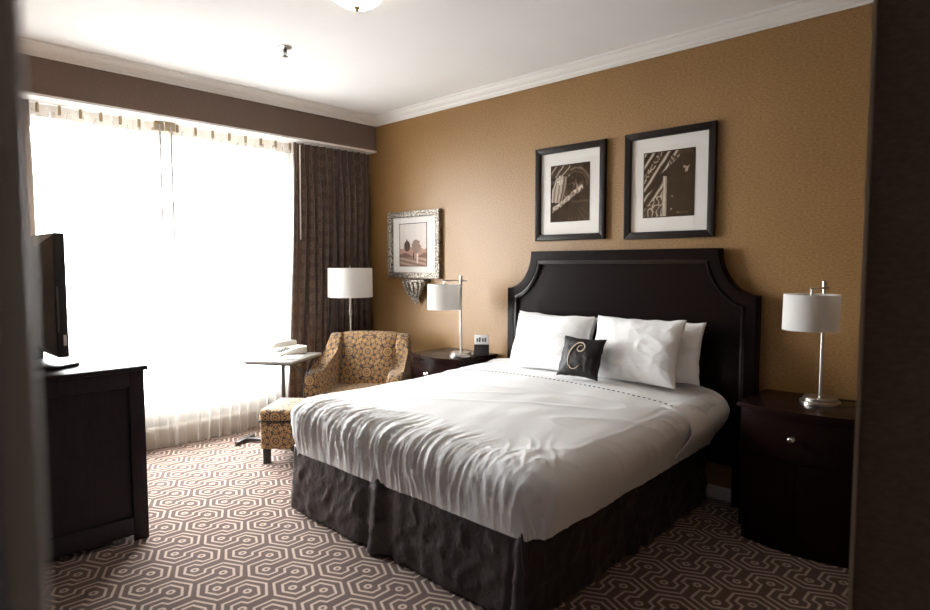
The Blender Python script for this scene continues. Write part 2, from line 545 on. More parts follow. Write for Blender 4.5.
# ------------------------------------------------------------ curtains
def cloth(name, y0t, y1t, y0b, y1b, x, z0, z1, folds, amp, mat, parent, seed, nu=None, nvv=26, hem=0.0, tight=0.35, lat=.35):
    nu = nu or int(folds * 14)
    V, Fc, UV = [], [], []
    length = (y1t - y0t) * 2.4
    for j in range(nvv + 1):
        t = j / nvv
        z = z1 + (z0 - z1) * t
        for i in range(nu + 1):
            s = i / nu
            ph = folds * (s + 0.30 / folds * nz(s * folds * .45, seed * 7.1, t * .6))
            a = amp * (tight + (1 - tight) * sstep(0.0, 0.22, t)) * (1 + .45 * nz(s * folds * .6, seed + 3.3, t * 1.5))
            y = (y0t + (y1t - y0t) * s) * (1 - t ** 1.6) + (y0b + (y1b - y0b) * s) * t ** 1.6
            wv = math.sin(2 * PI * ph)
            V.append((x + a * wv, y + a * lat * math.sin(4 * PI * ph), z + hem * nz(s * 9, seed) * t))
            UV.append((s * length, z))
    for j in range(nvv):
        for i in range(nu):
            q = j * (nu + 1) + i
            Fc.append((q, q + 1, q + nu + 2, q + nu + 1))
    return raw(name, V, Fc, mat, parent, 180, UV)

dr = thing('drape', 'dark brown ring-patterned drape hanging beside the armchair corner', 'curtain', (0, 0, 0))
cloth('panel', -0.885, -0.012, -1.00, -0.012, -0.105, 0.015, 2.622, 11, 0.055, 'drape_fabric', dr, 1, lat=.75, tight=.5)
G().tube([(-.062, -.835, 2.6), (-.058, -.845, 1.735)], .0055, 8).done('draw_wand', 'white_plastic', dr)
dl = thing('drape', 'dark brown drape edge hanging left of the sheer curtains behind the television', 'curtain', (0, 0, 0))
cloth('panel', -3.34, -2.885, -3.34, -2.875, -0.12, 0.015, 2.622, 7, 0.03, 'drape_fabric', dl, 2)

def sheer_curtain(label, y0, y1, yb0, yb1, x, folds, seed, wand_y):
    t = thing('sheer_curtain', label, 'curtain', (0, 0, 0), 0, 'white sheer curtains over the window')
    cloth('panel', y0, y1, yb0, yb1, x, 0.02, 2.58, folds, 0.032, 'sheer_fabric', t, seed, hem=.02, tight=.5)
    cloth('header_tape', y0, y1, y0, y1, x + .004, 2.535, 2.624, folds, 0.012, 'sheer_header', t, seed, nvv=3, tight=1)
    k = int(round((y1 - y0) / 0.14))
    for i in range(k):
        y = y0 + (i + .5) * (y1 - y0) / k
        G().box(x + .008, x + .034, y - .008, y + .008, 2.560, 2.624, .003).done('pinch_pleat', 'pleat_tan', t)
    G().tube([(x + .045, wand_y, 2.6), (x + .045, wand_y, 1.72)], .009, 8).done('draw_wand', 'grey_plastic_light', t)
    G().box(x + .006, x + .042, wand_y - .035, wand_y + .035, 2.56, 2.625, .004).done('lead_carrier', 'pleat_tan', t)
    return t
sheer_curtain('left white sheer curtain panel filling the bright window behind the television', -2.885, -1.965, -2.87, -1.93, -0.205, 9, 5, -2.02)
sheer_curtain('right white sheer curtain panel of the window, ending beside the brown drape', -1.955, -0.80, -1.985, -0.84, -0.19, 13, 6, -1.94)

# ------------------------------------------------------------ headboard
hb = thing('headboard', 'tall espresso wood headboard with scooped corners behind the white pillows', 'headboard', (2.742, 0, 0))
def scoop(hw_, h, rx, rz, inset=0.0, z0=0.0, k=16):
    """outline with concave quarter-round top corners, centred on the missing corner, moved in by inset"""
    ax, az = rx + inset, rz + inset
    a0, a1 = math.asin(inset / ax), math.acos(inset / az)
    L = []
    for i in range(k + 1):
        a = a0 + (a1 - a0) * i / k
        L.append((-hw_ + ax * math.sin(a), h - az * math.cos(a)))
    L[0] = (-hw_ + inset, L[0][1]); L[-1] = (L[-1][0], h - inset)
    return [(-hw_ + inset, z0)] + L + [(-x, z) for x, z in L[::-1]] + [(hw_ - inset, z0)]
fy = lambda p, q, d: (p, d, q)
outer = scoop(.963, 1.606, .235, .29, 0.0, 0.25)
inner = scoop(.963, 1.606, .235, .29, 0.072, 0.30)
inner2 = scoop(.963, 1.606, .235, .29, 0.098, 0.30)
def ring_prism(po, pi_, d0, d1, name, mat, parent, bev=0.006):
    g = G()
    n = len(po)
    a = [g.bm.verts.new(fy(p, q, d0)) for p, q in po]; b = [g.bm.verts.new(fy(p, q, d1)) for p, q in po]
    c = [g.bm.verts.new(fy(p, q, d0)) for p, q in pi_]; d = [g.bm.verts.new(fy(p, q, d1)) for p, q in pi_]
    fr = []
    for i in range(n):
        j = (i + 1) % n
        g.bm.faces.new((a[i], a[j], b[j], b[i])); g.bm.faces.new((c[j], c[i], d[i], d[j]))
        fr.append(g.bm.faces.new((b[i], b[j], d[j], d[i]))); g.bm.faces.new((a[j], a[i], c[i], c[j]))
    if bev:
        eo = [e for f in fr for e in f.edges if len([x for x in e.link_faces if x in fr]) == 1]
        bmesh.ops.bevel(g.bm, geom=list(set(eo)), offset=bev, segments=2, affect='EDGES')
    return g.done(name, mat, parent, 30)
ring_prism(outer, inner, -0.004, -0.078, 'frame', 'espresso_wood', hb)
G().prism(inner, fy, -0.004, -0.052).done('panel', 'espresso_wood', hb)
ring_prism(inner, inner2, -0.050, -0.082, 'moulding', 'polished_wood', hb, 0.010)
for s_ in (-1, 1):
    G().box(s_ * .90 - .06, s_ * .90 + .06, -.075, -.004, 0, .26, .004).done('leg', 'espresso_wood', hb)

# ------------------------------------------------------------ bed
BX0, BX1, BY0, BY1 = 1.68, 3.455, -1.95, -0.10
bed = thing('bed', 'bed base and mattress with a pleated dark satin skirt under the white duvet', 'bed', (2.6, -1.03, 0))
bo = Vector((2.6, -1.03, 0))
def wb_(x0, x1, y0, y1, z0, z1): return (x0 - bo.x, x1 - bo.x, y0 - bo.y, y1 - bo.y, z0, z1)
G().box(*wb_(BX0 + .05, BX1 - .09, BY0 + .06, BY1 - .03, .16, .385), bev=.03).done('box_spring', 'mattress_ticking', bed)
G().box(*wb_(BX0 + .015, BX1 + .03, BY0 + .02, BY1, .395, .665), bev=.06, seg=4).done('mattress', 'mattress_ticking', bed)
for x in (BX0 + .15, BX1 - .15):
    for y in (BY0 + .2, BY1 - .15):
        G().tube([(x - bo.x, y - bo.y, 0), (x - bo.x, y - bo.y, .165)], .03, 12).done('bed_leg', 'dark_metal', bed)

def skirt(name, path, out, seed, pleats, flare=0.03, ztop=.40):
    """cloth wall along path (list of xy), pushed outwards by folds"""
    (xa, ya), (xb, yb) = path
    L = math.hypot(xb - xa, yb - ya)
    nu, nv_ = int(L / .012), 22
    V, Fc, UV = [], [], []
    for j in range(nv_ + 1):
        t = j / nv_
        z = ztop + (0.012 - ztop) * t
        for i in range(nu + 1):
            s = i / nu
            d = s * L
            off = flare * t
            off += .010 * t * nz(d * 5, t * 2, seed) + .006 * nz(d * 16 + 3 * t, t * 5, seed + 4) * (0.3 + t)
            cr = 1 - abs(nz(d * 7 + t * 3.5, t * 3.2 - d * 2, seed + 9)) * 2
            off += .010 * max(0, cr) ** 4 * sstep(0, .3, t)
            lat = 0.0
            for pc, pw, pd in pleats:
                k = (d - pc) / pw
                e = math.exp(-k * k)
                off += pd * e * (0.35 + .65 * t) * math.cos(k * 4.2)
                lat += .012 * e * math.sin(k * 3.0) * t
            tx, ty = (xb - xa) / L, (yb - ya) / L
            V.append((xa + tx * (d + lat) + out[0] * off - bo.x, ya + ty * (d + lat) + out[1] * off - bo.y, z + .006 * nz(d * 6, seed, 0) * t))
            UV.append((d, z))
    for j in range(nv_):
        for i in range(nu):
            q = j * (nu + 1) + i
            Fc.append((q, q + 1, q + nu + 2, q + nu + 1))
    return raw(name, V, Fc, 'skirt_fabric', bed, 180, UV, solid=.004)
skirt('skirt_panel', ((1.645, -1.955), (3.442, -1.955)), (0, -1), 1.5, [(.83, .13, .035), (1.765, .05, .02)], .030)
skirt('skirt_panel', ((3.425, -1.978), (3.425, -.12)), (1, 0), 2.5, [(.92, .10, .025)], .022)
skirt('skirt_panel', ((1.672, -.12), (1.645, -1.955)), (-1, 0), 3.5, [(.92, .10, .02)], .01)

# duvet: one cloth draped over the mattress, tucked round the foot corners
def make_drape(name, x0, x1, y0, y1, r, zt, straight, mat, parent=None, lift=0.0, res=.0085, wr=1.0, rtop=0.0):
    cx, hx = (x0 + x1) / 2, (x1 - x0) / 2
    Lmax = r * PI / 2 + straight
    nu = int((2 * hx + 2 * Lmax) / res)
    nv_ = int((y1 - y0 + (Lmax if wr >= 0 else 0)) / res)
    V, Fc, UV, keep = [], [], [], []
    for j in range(nv_ + 1):
        v_row = (y0 - (Lmax if wr >= 0 else 0)) + (y1 - y0 + (Lmax if wr >= 0 else 0)) * j / nv_
        for i in range(nu + 1):
            u, v = -hx - Lmax + (2 * hx + 2 * Lmax) * i / nu, v_row
            ox = max(abs(u) - hx, 0.0) * (1 if u > 0 else -1)
            oy = min(v - y0, 0.0)
            L = math.hypot(ox, oy)
            px, py = max(-hx, min(hx, u)), max(y0, v)
            if L > 1e-6: dx, dy = ox / L, oy / L
            else: dx, dy = 0.0, 0.0
            # hem length varies a little round the bed
            lim = Lmax + .020 * sstep(.3, -.9, px) * (1 if oy < 0 else 0)  + .008 * nz(px * 3, py * 3, 2)
            Lc = min(L, lim) if L > 0 else 0
            keep.append(L <= lim)
            a = min(Lc / r, PI / 2)
            hor, ver = r * math.sin(a), r * (1 - math.cos(a)) + max(0.0, Lc - r * PI / 2)
            nh, nv2 = math.sin(a), math.cos(a)
            # pillow-like loft of the comforter
            crown_ = .045 * (1 - (px / hx) ** 2) ** .7 * (1 if L == 0 else 0) if abs(px) < hx else 0
            crown_ *= sstep(y0 - .05, y0 + .5, v)
            zb = zt + crown_ + .030 * sstep(y0 + .5, y1, v)
            bulge = .018 * math.sin(PI * min(1, max(0, (Lc - .05) / (Lmax - .05))))
            tuck = (.075 if ox > 0 else .03) * sstep(.15, Lmax, Lc) * (1 if L > 0 else 0)
            disp = lift + bulge - tuck
            X, Y = cx + px - .030 * sstep(-.3, -.8, px) * sstep(-1.0, -1.75, py), py
            u, v = px + dx * Lc, py + dy * Lc
            if wr > 0:
                dfoot = y0 - v     # >0 on the drop, <0 on the top
                mask_x = .22 + .78 * sstep(.75, .05, px + .05) * sstep(-1.1, -.55, px)
                wz = sstep(-.20, .06, dfoot) * (1 - .75 * sstep(.20, .37, dfoot))
                rn = nz((px + .22 * dfoot) * 19 + .9 * nz(px * 3, dfoot * 3, 8), dfoot * 1.7, 3.1)
                crease = max(0.0, 1 - abs(rn) * 3.2) ** 2
                rn2 = nz((px + .18 * dfoot) * 36 + 1.2 * nz(px * 4, dfoot * 3, 5), dfoot * 2.6, 7.7)
                crease2 = max(0.0, 1 - abs(rn2) * 3.0) ** 2
                disp += wz * mask_x * (.017 * crease + .011 * crease2 - .008)
                # scrunch by the foot corner
                cd_ = math.hypot(u - (hx - .12), v - (y0 + .04))
                e = math.exp(-(cd_ / .17) ** 2)
                disp += e * .010 * max(0, 1 - abs(nz((u + v * .8) * 15, (u - v) * 4, 1.3)) * 2.6) ** 2
                # broad softness on top and side
                disp += .012 * nz(u * 2.6, v * 2.6, 4.4) + .005 * nz(u * 7, v * 5, 1.4)
                sd = sstep(0, .1, abs(ox))
                disp += sd * (.010 * nz(v * 5 + abs(ox) * 3, abs(ox) * 5, 6.6) + .006 * max(0, 1 - abs(nz(v * 9 - abs(ox) * 6, abs(ox) * 3, 2.2)) * 3) ** 2)
                # long soft lines running along the bed
                disp += .004 * max(0, 1 - abs(nz(v * 3.5 - u * 1.2, u * 1.4, 9.9)) * 4) ** 2 * (1 - sstep(0, .05, L))
            V.append((X + dx * (hor + nh * disp), Y + dy * (hor + nh * disp), zb - ver + (nv2 if L > 0 else 1) * disp))
            UV.append((u, v))
    for j in range(nv_):
        for i in range(nu):
            q = j * (nu + 1) + i
            f4 = (q, q + 1, q + nu + 2, q + nu + 1)
            if any(keep[k] for k in f4): Fc.append(f4)
    o = raw(name, V, Fc, mat, parent, 180, UV)
    return o
dv = thing('duvet', 'rumpled white duvet spread over the bed down to the dark skirt', 'duvet', (0, 0, 0))
make_drape('cover', 1.750, 3.445, -1.885, -0.17, .110, .690, .215, 'white_linen', dv)
fold = make_drape('sheet_fold', 1.750, 3.445, -0.70, -0.165, .110, .690, .15, 'pillow_linen', dv, lift=.014, wr=-1, res=.02)
md = fold.modifiers.new('thickness', 'SOLIDIFY'); md.thickness = .010; md.offset = 1
st = [(1.80 + i * .033, -.672, .0) for i in range(51)]
g = G()
for i, (x, y, z) in enumerate(st):
    cr = .045 * max(0, 1 - ((x - 2.5975) / .8475) ** 2) ** .7
    zz = .690 + cr * sstep(-1.935, -1.385, y) + .030 * sstep(-.20, -.165, y) + .026
    g.box(x, x + .016, y - .0015, y + .0015, zz - .002, zz + .0012)
g.done('stitch_line', 'black_satin', dv, 0)

# ------------------------------------------------------------ pillows
def pillow_mesh(name, w_, h_, t_, mat, parent, seed, wr=.005, n=52, pinch=.06):
    V, Fc = [], []
    for side in (1, -1):
        for j in range(n + 1):
            for i in range(n + 1):
                u, v = -1 + 2 * i / n, -1 + 2 * j / n
                e = (max(0, 1 - abs(u) ** 2.6) ** .62) * (max(0, 1 - abs(v) ** 2.6) ** .62)
                x = u * w_ / 2 * (1 - pinch * (1 - v * v) * abs(u) ** 3)
                z = v * h_ / 2 * (1 - pinch * (1 - u * u) * abs(v) ** 3)
                y = side * t_ / 2 * e * (1 + .15 * nz(u * 1.3, v * 1.3, seed))
                cr = max(0, 1 - abs(nz(u * 3.2 + v * 1.8, v * 2.2 - u * .7, seed + side)) * 3.2) ** 2
                cr2 = max(0, 1 - abs(nz(u * 6 - v * 3.5, v * 5, seed + 5 + side)) * 3.0) ** 2
                y += side * min(1, e * 2.5) * (wr * cr + wr * .5 * cr2)
                x += .006 * nz(v * 3, seed, u) ; z += .008 * nz(u * 3, seed + 2, v)
                V.append((x, y, z))
    k = (n + 1) ** 2
    for s in (0, 1):
        for j in range(n):
            for i in range(n):
                q = s * k + j * (n + 1) + i
                f = (q, q + 1, q + n + 2, q + n + 1)
                Fc.append(f if s else f[::-1])
    me = bpy.data.meshes.new(name)
    me.from_pydata(V, [], Fc)
    bm = bmesh.new(); bm.from_mesh(me)
    bmesh.ops.remove_doubles(bm, verts=bm.verts, dist=.0004)
    bmesh.ops.recalc_face_normals(bm, faces=bm.faces)
    bm.to_mesh(me); bm.free()
    return link(name, me, mat, parent, 180)

def pillow(label, cx, cy, w_, h_, t_, lean, rz, seed, zb=.758, roll=0.0):
    o = pillow_mesh('pillow', w_, h_, t_, 'pillow_linen', None, seed)
    o.rotation_euler = (-math.radians(lean), math.radians(roll), math.radians(rz))
    o.location = (cx, cy, zb + h_ / 2 * math.cos(math.radians(lean)))
    return tag(o, label, 'pillow', 'white bed pillows against the headboard')
pillow('white pillow at the back left, only a corner showing above the front left pillow', 2.32, -.205, .70, .39, .15, 13, 0, 1.1, roll=1.5)
pillow('white pillow at the back right, half hidden behind the front right pillow', 3.09, -.205, .70, .395, .15, 13, 0, 2.2)
pillow('front left white pillow, just left of the black monogram cushion', 2.405, -.365, .66, .415, .17, 20, 0, 3.3, roll=-1)
pillow('front right white pillow, right of the black monogram cushion', 3.06, -.36, .62, .43, .17, 20, 0, 8.7)

cu = thing('accent_cushion', 'small black satin cushion with a gold script letter C', 'cushion', (2.785, -.548, .768), 0)
LEAN = math.radians(22)
cb = pillow_mesh('cushion_body', .315, .275, .10, 'black_satin', cu, 6.1, wr=.004, n=30, pinch=.09)
cb.rotation_euler = (-LEAN, 0, 0); cb.location = (0, 0, .135)
# script C: big open curve with a curl at the top
cpts = []
for i in range(61):
    t = i / 60
    if t < .68:
        a = math.radians(50 + 270 * (t / .68))
        rx, rz_ = .052 + .002 * t, .086
        x, z = rx * math.cos(a), rz_ * math.sin(a) - .004
    cpts.append((x, z))
cpts = []
for i in range(41):       # main bowl, from upper end round the left to the lower right tail
    a = math.radians(62 + (318 - 62) * i / 40)
    cpts.append((.056 * math.cos(a) + .004, .088 * math.sin(a)))
curl = []
for i in range(23):       # inward curl at the upper end
    a = math.radians(62 - 360 * i / 22)
    rr_ = .030 - .014 * i / 22
    curl.append((.056 * math.cos(math.radians(62)) + .004 - .030 * math.cos(math.radians(62)) + rr_ * math.cos(a), .088 * math.sin(math.radians(62)) - .030 * math.sin(math.radians(62)) + rr_ * math.sin(a)))
full = curl[::-1] + cpts[1:]
def cush_y(x, z):
    u, v = x / (.315 / 2), z / (.275 / 2)
    return -.05 * (max(0, 1 - abs(u) ** 2.6) ** .62) * (max(0, 1 - abs(v) ** 2.6) ** .62) - .0075
g = G()
sl = .22
g.tube([(x + sl * z * .6 - .006, cush_y(x, z), z) for x, z in full], [.0022 + .0022 * math.sin(PI * i / (len(full) - 1)) for i in range(len(full))], 6)
lt = g.done('letter', 'gold_thread', cb, 180)

# ------------------------------------------------------------ nightstands
def bow(x0, x1, yb, yf, bulge, k=14, r=0.0):
    pts = [(x0, yb), (x0, yf)]
    for i in range(1, k):
        s = i / k
        pts.append((x0 + (x1 - x0) * s, yf - bulge * math.sin(PI * s)))
    return pts + [(x1, yf), (x1, yb)]
fz = lambda p, q, d: (p, q, d)
def nightstand(label, x0, x1):
    cx = (x0 + x1) / 2
    hw_ = (x1 - x0) / 2
    t = thing('nightstand', label, 'nightstand', (cx, 0, 0), 0, 'bow-front nightstands beside the bed')
    G().prism(bow(-hw_ + .018, hw_ - .018, -.02, -.475, .055), fz, .07, .732, .004).done('body', 'mahogany_wood', t)
    G().prism(bow(-hw_, hw_, -.018, -.495, .060), fz, .732, .757, .007, 3).done('top', 'mahogany_wood', t)
    G().prism(bow(-hw_ + .03, hw_ - .03, -.03, -.46, .050), fz, 0, .07).done('plinth', 'mahogany_wood', t)
    def front(name, xa, xb, za, zb_, par=t):
        arc = []
        for i in range(13):
            x = xa + (xb - xa) * i / 12
            arc.append((x, -.4765 - .0545 * math.sin(PI * (x + hw_ - .018) / (2 * hw_ - .036))))
        return G().prism(arc + [(p, q - .011) for p, q in arc[::-1]], fz, za, zb_, .003).done(name, 'mahogany_wood', par)
    dw = front('drawer', -hw_ + .045, hw_ - .045, .50, .705)
    g = G().lathe([(0, .034), (.012, .033), (.019, .026), (.017, .018), (.0085, .012), (.0085, .004), (.015, .002), (.015, 0), (0, 0)], n=20)
    kb = g.done('knob', 'chrome', dw, 60)
    kb.rotation_euler = (PI / 2, 0, 0); kb.location = (-.02, -.541, .612)
    front('door', -hw_ + .045, -.004, .095, .485)
    front('door', .004, hw_ - .045, .095, .485)
    return t
nightstand('dark bow-front nightstand on the right of the bed with a chrome knob', 3.748, 4.372)
nightstand('dark bow-front nightstand between the armchair and the bed', 1.045, 1.630)

# ------------------------------------------------------------ lamps
def drum(g, r, z0, z1, c=(0, 0)):
    return g.lathe([(r, z0), (r * .985, z1), (r * .985 - .004, z1), (r - .004, z0), (r, z0)], (c[0], c[1], 0), 40)
def table_lamp(label, loc, adir, H, sr, sz0, sz1):
    t = thing('table_lamp', label, 'lamp', loc, 0, 'nickel table lamps with white drum shades')
    ax, ay = adir
    G().lathe([(0, 0), (.098, 0), (.098, .012), (.092, .016), (.084, .016), (.084, .028), (.078, .034), (.018, .037), (.0, .037)], n=40).done('base', 'brushed_nickel', t)
    G().tube([(0, 0, .034), (0, 0, H)], .0095, 14).done('pole', 'brushed_nickel', t)
    G().lathe([(0, H), (.012, H), (.012, H - .045), (0, H - .045)], n=16).done('finial', 'brushed_nickel', t)
    za = sz1 + .030
    G().tube([(-ax * .055, -ay * .055, za), (ax * .17, ay * .17, za)], .0055, 10).done('arm', 'brushed_nickel', t)
    G().tube([(ax * .15, ay * .15, za), (ax * .15, ay * .15, sz1 - .02)], .006, 10).done('hanger', 'brushed_nickel', t)
    sh = drum(G(), sr, sz0, sz1, (ax * .15, ay * .15)).done('shade', 'lamp_shade', t, 40)
    g = G()
    for k in range(3):
        a = k * 2 * PI / 3 + .4
        g.tube([(ax * .15, ay * .15, sz1 - .022), (ax * .15 + (sr - .006) * math.cos(a), ay * .15 + (sr - .006) * math.sin(a), sz1 - .012)], .002, 6)
    g.done('spider_ring', 'brushed_nickel', sh)
    g = G().lathe([(0, sz0 + .05), (.02, sz0 + .055), (.028, sz0 + .08), (.016, sz0 + .12), (.013, sz1 - .02), (0, sz1 - .02)], (ax * .15, ay * .15, 0), 16)
    g.done('bulb', 'white_plastic', t)
    return t
tl = table_lamp('brushed nickel table lamp with white drum shade on the right nightstand', (4.087, -.226, .758), (-.15, -.99), .655, .133, .405, .590)
g = G().tube([(.07, .02, .006), (.10, .05, .02), (.14, .10, .012), (.17, .17, .006)], .003, 6); g.done('cord', 'black_plastic', tl)
table_lamp('brushed nickel table lamp with white drum shade on the left nightstand', (1.503, -.335, .758), (-.78, -.47), .655, .140, .380, .585)

fl = thing('floor_lamp', 'floor lamp with a wide white drum shade standing behind the patterned armchair', 'lamp', (.135, -.437, 0))
G().lathe([(0, 0), (.14, 0), (.14, .012), (.12, .022), (.02, .03), (0, .03)], n=40).done('base', 'brushed_nickel', fl)
G().tube([(0, 0, .025), (0, 0, 1.22)], .0095, 14).done('pole', 'brushed_nickel', fl)
G().lathe([(0, 1.02), (.016, 1.02), (.018, 1.06), (.012, 1.09), (.012, 1.13), (0, 1.13)], n=20).done('collar', 'brushed_nickel', fl)
sh = drum(G(), .213, 1.195, 1.472).done('shade', 'lamp_shade', fl, 40)
g = G()
for k in range(3):
    a = k * 2 * PI / 3
    g.tube([(0, 0, 1.465), (.205 * math.cos(a), .205 * math.sin(a), 1.462)], .002, 6)
g.done('spider_ring', 'brushed_nickel', sh)
G().lathe([(0, 1.20), (.018, 1.21), (.03, 1.27), (.014, 1.34), (0, 1.35)], n=16).done('bulb', 'white_plastic', fl)
G().lathe([(0, 1.455), (.004, 1.455), (.004, 1.475), (.010, 1.48), (.006, 1.492), (0, 1.494)], n=12).done('finial', 'brushed_nickel', fl)

# ------------------------------------------------------------ clock on the left nightstand
ck = thing('alarm_clock', 'small black clock stand with a white card beside the left bedside lamp', 'clock', (1.578, -.165, .758), math.radians(38))
G().prism([(-.05, 0), (.05, 0), (.035, .085), (-.015, .085)], lambda p, q, d: (d, p, q), -.062, .062, .005).done('clock_body', 'black_plastic', ck)
o = G().box(-.060, .060, -.004, .004, 0, .082, .002).done('card', 'paper', ck); o.location = (0, .0, .083); o.rotation_euler = (-.25, 0, 0)
for i, (a, b) in enumerate(((-.042, .010), (-.022, .022), (.004, .012), (.024, .018))):
    q = G().box(a, a + .013, -.0052, -.0040, .022, .048 + b * .5).done('printed_bar', 'ink', o, 0)

# ------------------------------------------------------------ armchair and ottoman
ac = thing('armchair', 'gold and brown medallion-patterned armchair by the window corner', 'armchair', (.640, -.680, 0), math.radians(37))
# local frame: chair faces -y, x to the image right
W2 = .39
def sweep_arm(s):
    prof = [(.335, .12), (.335, .84), (.30, .875), (.255, .880), (.20, .84), (.13, .755), (.04, .675), (-.08, .628), (-.20, .606), (-.285, .596), (-.325, .575), (-.335, .53), (-.315, .47), (-.30, .36), (-.30, .12)]
    g = G()
    f = lambda p, q, d: (s * (d - .02 * sstep(.60, .88, q) + .02 * sstep(.3, .6, q) * sstep(.2, -.3, p)), p, q)
    g.prism(prof, f, W2 - .120, W2, .026, 3)
    return g.done('arm', 'medallion_fabric', ac, 50)
sweep_arm(-1); sweep_arm(1)
# backrest, slightly reclined and rounded
def back_mesh():
    n, mm = 22, 20
    V, Fc = [], []
    hw_ = W2 - .095
    for side in (0, 1):
        for j in range(mm + 1):
            for i in range(n + 1):
                u, v = -1 + 2 * i / n, j / mm
                z = .34 + (.555 - .02 * abs(u) ** 4) * v
                x = u * hw_ * (1 - .02 * v)
                e = (1 - abs(u) ** 5) ** .5 * (1 - abs(2 * v - 1) ** 6) ** .5
                yc = .155 + .15 * v
                y = yc + (-(.055 + .03) * e if side == 0 else .06 * e)
                V.append((x, y, z))
    k = (n + 1) * (mm + 1)
    for s in (0, 1):
        for j in range(mm):
            for i in range(n):
                q = s * k + j * (n + 1) + i
                Fc.append((q, q + 1, q + n + 2, q + n + 1) if s == 0 else (q, q + n + 1, q + n + 2, q + 1))
    me = bpy.data.meshes.new('backrest'); me.from_pydata(V, [], Fc)
    bm = bmesh.new(); bm.from_mesh(me); bmesh.ops.remove_doubles(bm, verts=bm.verts, dist=.0005); bmesh.ops.recalc_face_normals(bm, faces=bm.faces); bm.to_mesh(me); bm.free()
    return link('backrest', me, 'medallion_fabric', ac, 60)
back_mesh()
G().box(-W2 + .09, W2 - .09, -.31, .20, .12, .31, .02, 3).done('seat_base', 'medallion_fabric', ac)
G().box(-W2 + .098, W2 - .098, -.335, .16, .305, .445, .045, 4).done('seat_cushion', 'medallion_fabric', ac)
G().box(-W2 + .06, W2 - .06, .18, .33, .12, .60, .02, 2).done('back_shell', 'medallion_fabric', ac)
for sx in (-1, 1):
    for y in (-.26, .28):
        G().tube([(sx * .30, y, 0), (sx * .295, y, .125)], [.016, .025], 10).done('leg', 'dark_leg', ac)

ot = thing('ottoman', 'patterned footstool with dark block legs at the foot corner of the bed', 'ottoman', (.800, -1.333, 0), math.radians(41))
G().box(-.30, .30, -.22, .22, .115, .325, .018, 3).done('base_box', 'medallion_fabric', ot)
G().box(-.307, .307, -.227, .227, .322, .418, .030, 4).done('top_cushion', 'medallion_fabric', ot)
g = G()
for z in (.328,):
    p = [(-.304, -.224, z), (.304, -.224, z), (.304, .224, z), (-.304, .224, z), (-.304, -.224, z)]
    g.tube(p, .006, 8)
g.done('piping', 'dark_leg', ot)
for sx in (-1, 1):
    for sy in (-1, 1):
        G().box(sx * .262 - .024, sx * .262 + .024, sy * .182 - .024, sy * .182 + .024, 0, .118, .004).done('leg', 'dark_leg', ot)

# ------------------------------------------------------------ side table with telephone
st_ = thing('side_table', 'grey-topped side table on thin metal legs by the brown drape', 'table', (.325, -1.245, 0), math.radians(32))
ZT = .735
# local: x toward FR from FL, y toward the back
G().box(-.215, .215, -.30, .25, ZT - .022, ZT, .006).done('table_top', 'table_stone', st_)
g = G().box(-.20, .20, -.285, .235, ZT - .034, ZT - .0215); g.done('apron', 'dark_metal', st_, 0)
G().tube([(.005, -.055, .03), (.005, -.055, ZT - .03)], .016, 14).done('post', 'dark_metal', st_)
G().tube([(.17, -.0, .03), (.17, 0, .47)], .013, 14).done('post', 'dark_metal', st_)
for s_ in (-1, 1):
    pts = [(.17, s_ * .012, .44)]
    for i in range(10):
        a = PI / 2 * i / 9
        pts.append((.17, s_ * (.012 + .23 * (1 - math.cos(a))), .45 + (ZT - .035 - .45) * math.sin(a)))
    G().tube(pts, .009, 8).done('arched_brace', 'dark_metal', st_)
G().box(-.36, .19, -.085, -.045, .012, .034, .004).done('foot_bar', 'dark_metal', st_)
G().box(.15, .19, -.24, .2, .012, .034, .004).done('foot_bar', 'dark_metal', st_)
G().box(-.37, -.33, -.2, .06, .012, .034, .004).done('foot_bar', 'dark_metal', st_)
for x, y in ((-.35, -.19), (-.35, .05), (.17, -.23), (.17, .19)):
    G().lathe([(0, 0), (.014, 0), (.014, .013), (0, .013)], (x, y, 0), 12).done('foot', 'black_plastic', st_)

ph = thing('telephone', 'cream desk telephone with its handset resting on the side table', 'telephone', (.215, -1.165, ZT), math.radians(5)); ph.scale = (1.3, 1.3, 1.3)
G().prism([(-.11, 0), (.10, 0), (.10, .05), (.02, .045), (-.11, .018)], lambda p, q, d: (d, p, q), -.085, .085, .006).done('phone_body', 'white_plastic', ph)
G().prism([(-.10, .045), (-.085, .028), (-.05, .045), (.05, .055), (.085, .040), (.10, .055), (.095, .075), (.05, .083), (-.05, .075), (-.095, .068)], lambda p, q, d: (d, p, q + .004), -.072, -.022, .008).done('handset', 'white_plastic', ph)
for i in range(3):
    for j in range(4):
        q = G().box(.005 + i * .022, .019 + i * .022, -.092 + j * .022, -.078 + j * .022, .022 + j * .0045, .030 + j * .0045, .002).done('key', 'grey_plastic', ph)
cp = []
for i in range(70):
    t = i / 69
    cp.append((-.06 - .07 * math.sin(PI * t), -.11 + .2 * t, .012 + .006 * math.cos(t * 60) + .01 * math.sin(PI * t)))
G().tube(cp, .0028, 6).done('cord', 'white_plastic', ph)
np_ = tag(G().box(-.075, .075, -.105, .105, 0, .006, .001).done('notepad', 'paper'), 'white notepad lying beside the telephone on the side table', 'notepad')
np_.location = (.45, -1.26, ZT); np_.rotation_euler = (0, 0, math.radians(45))

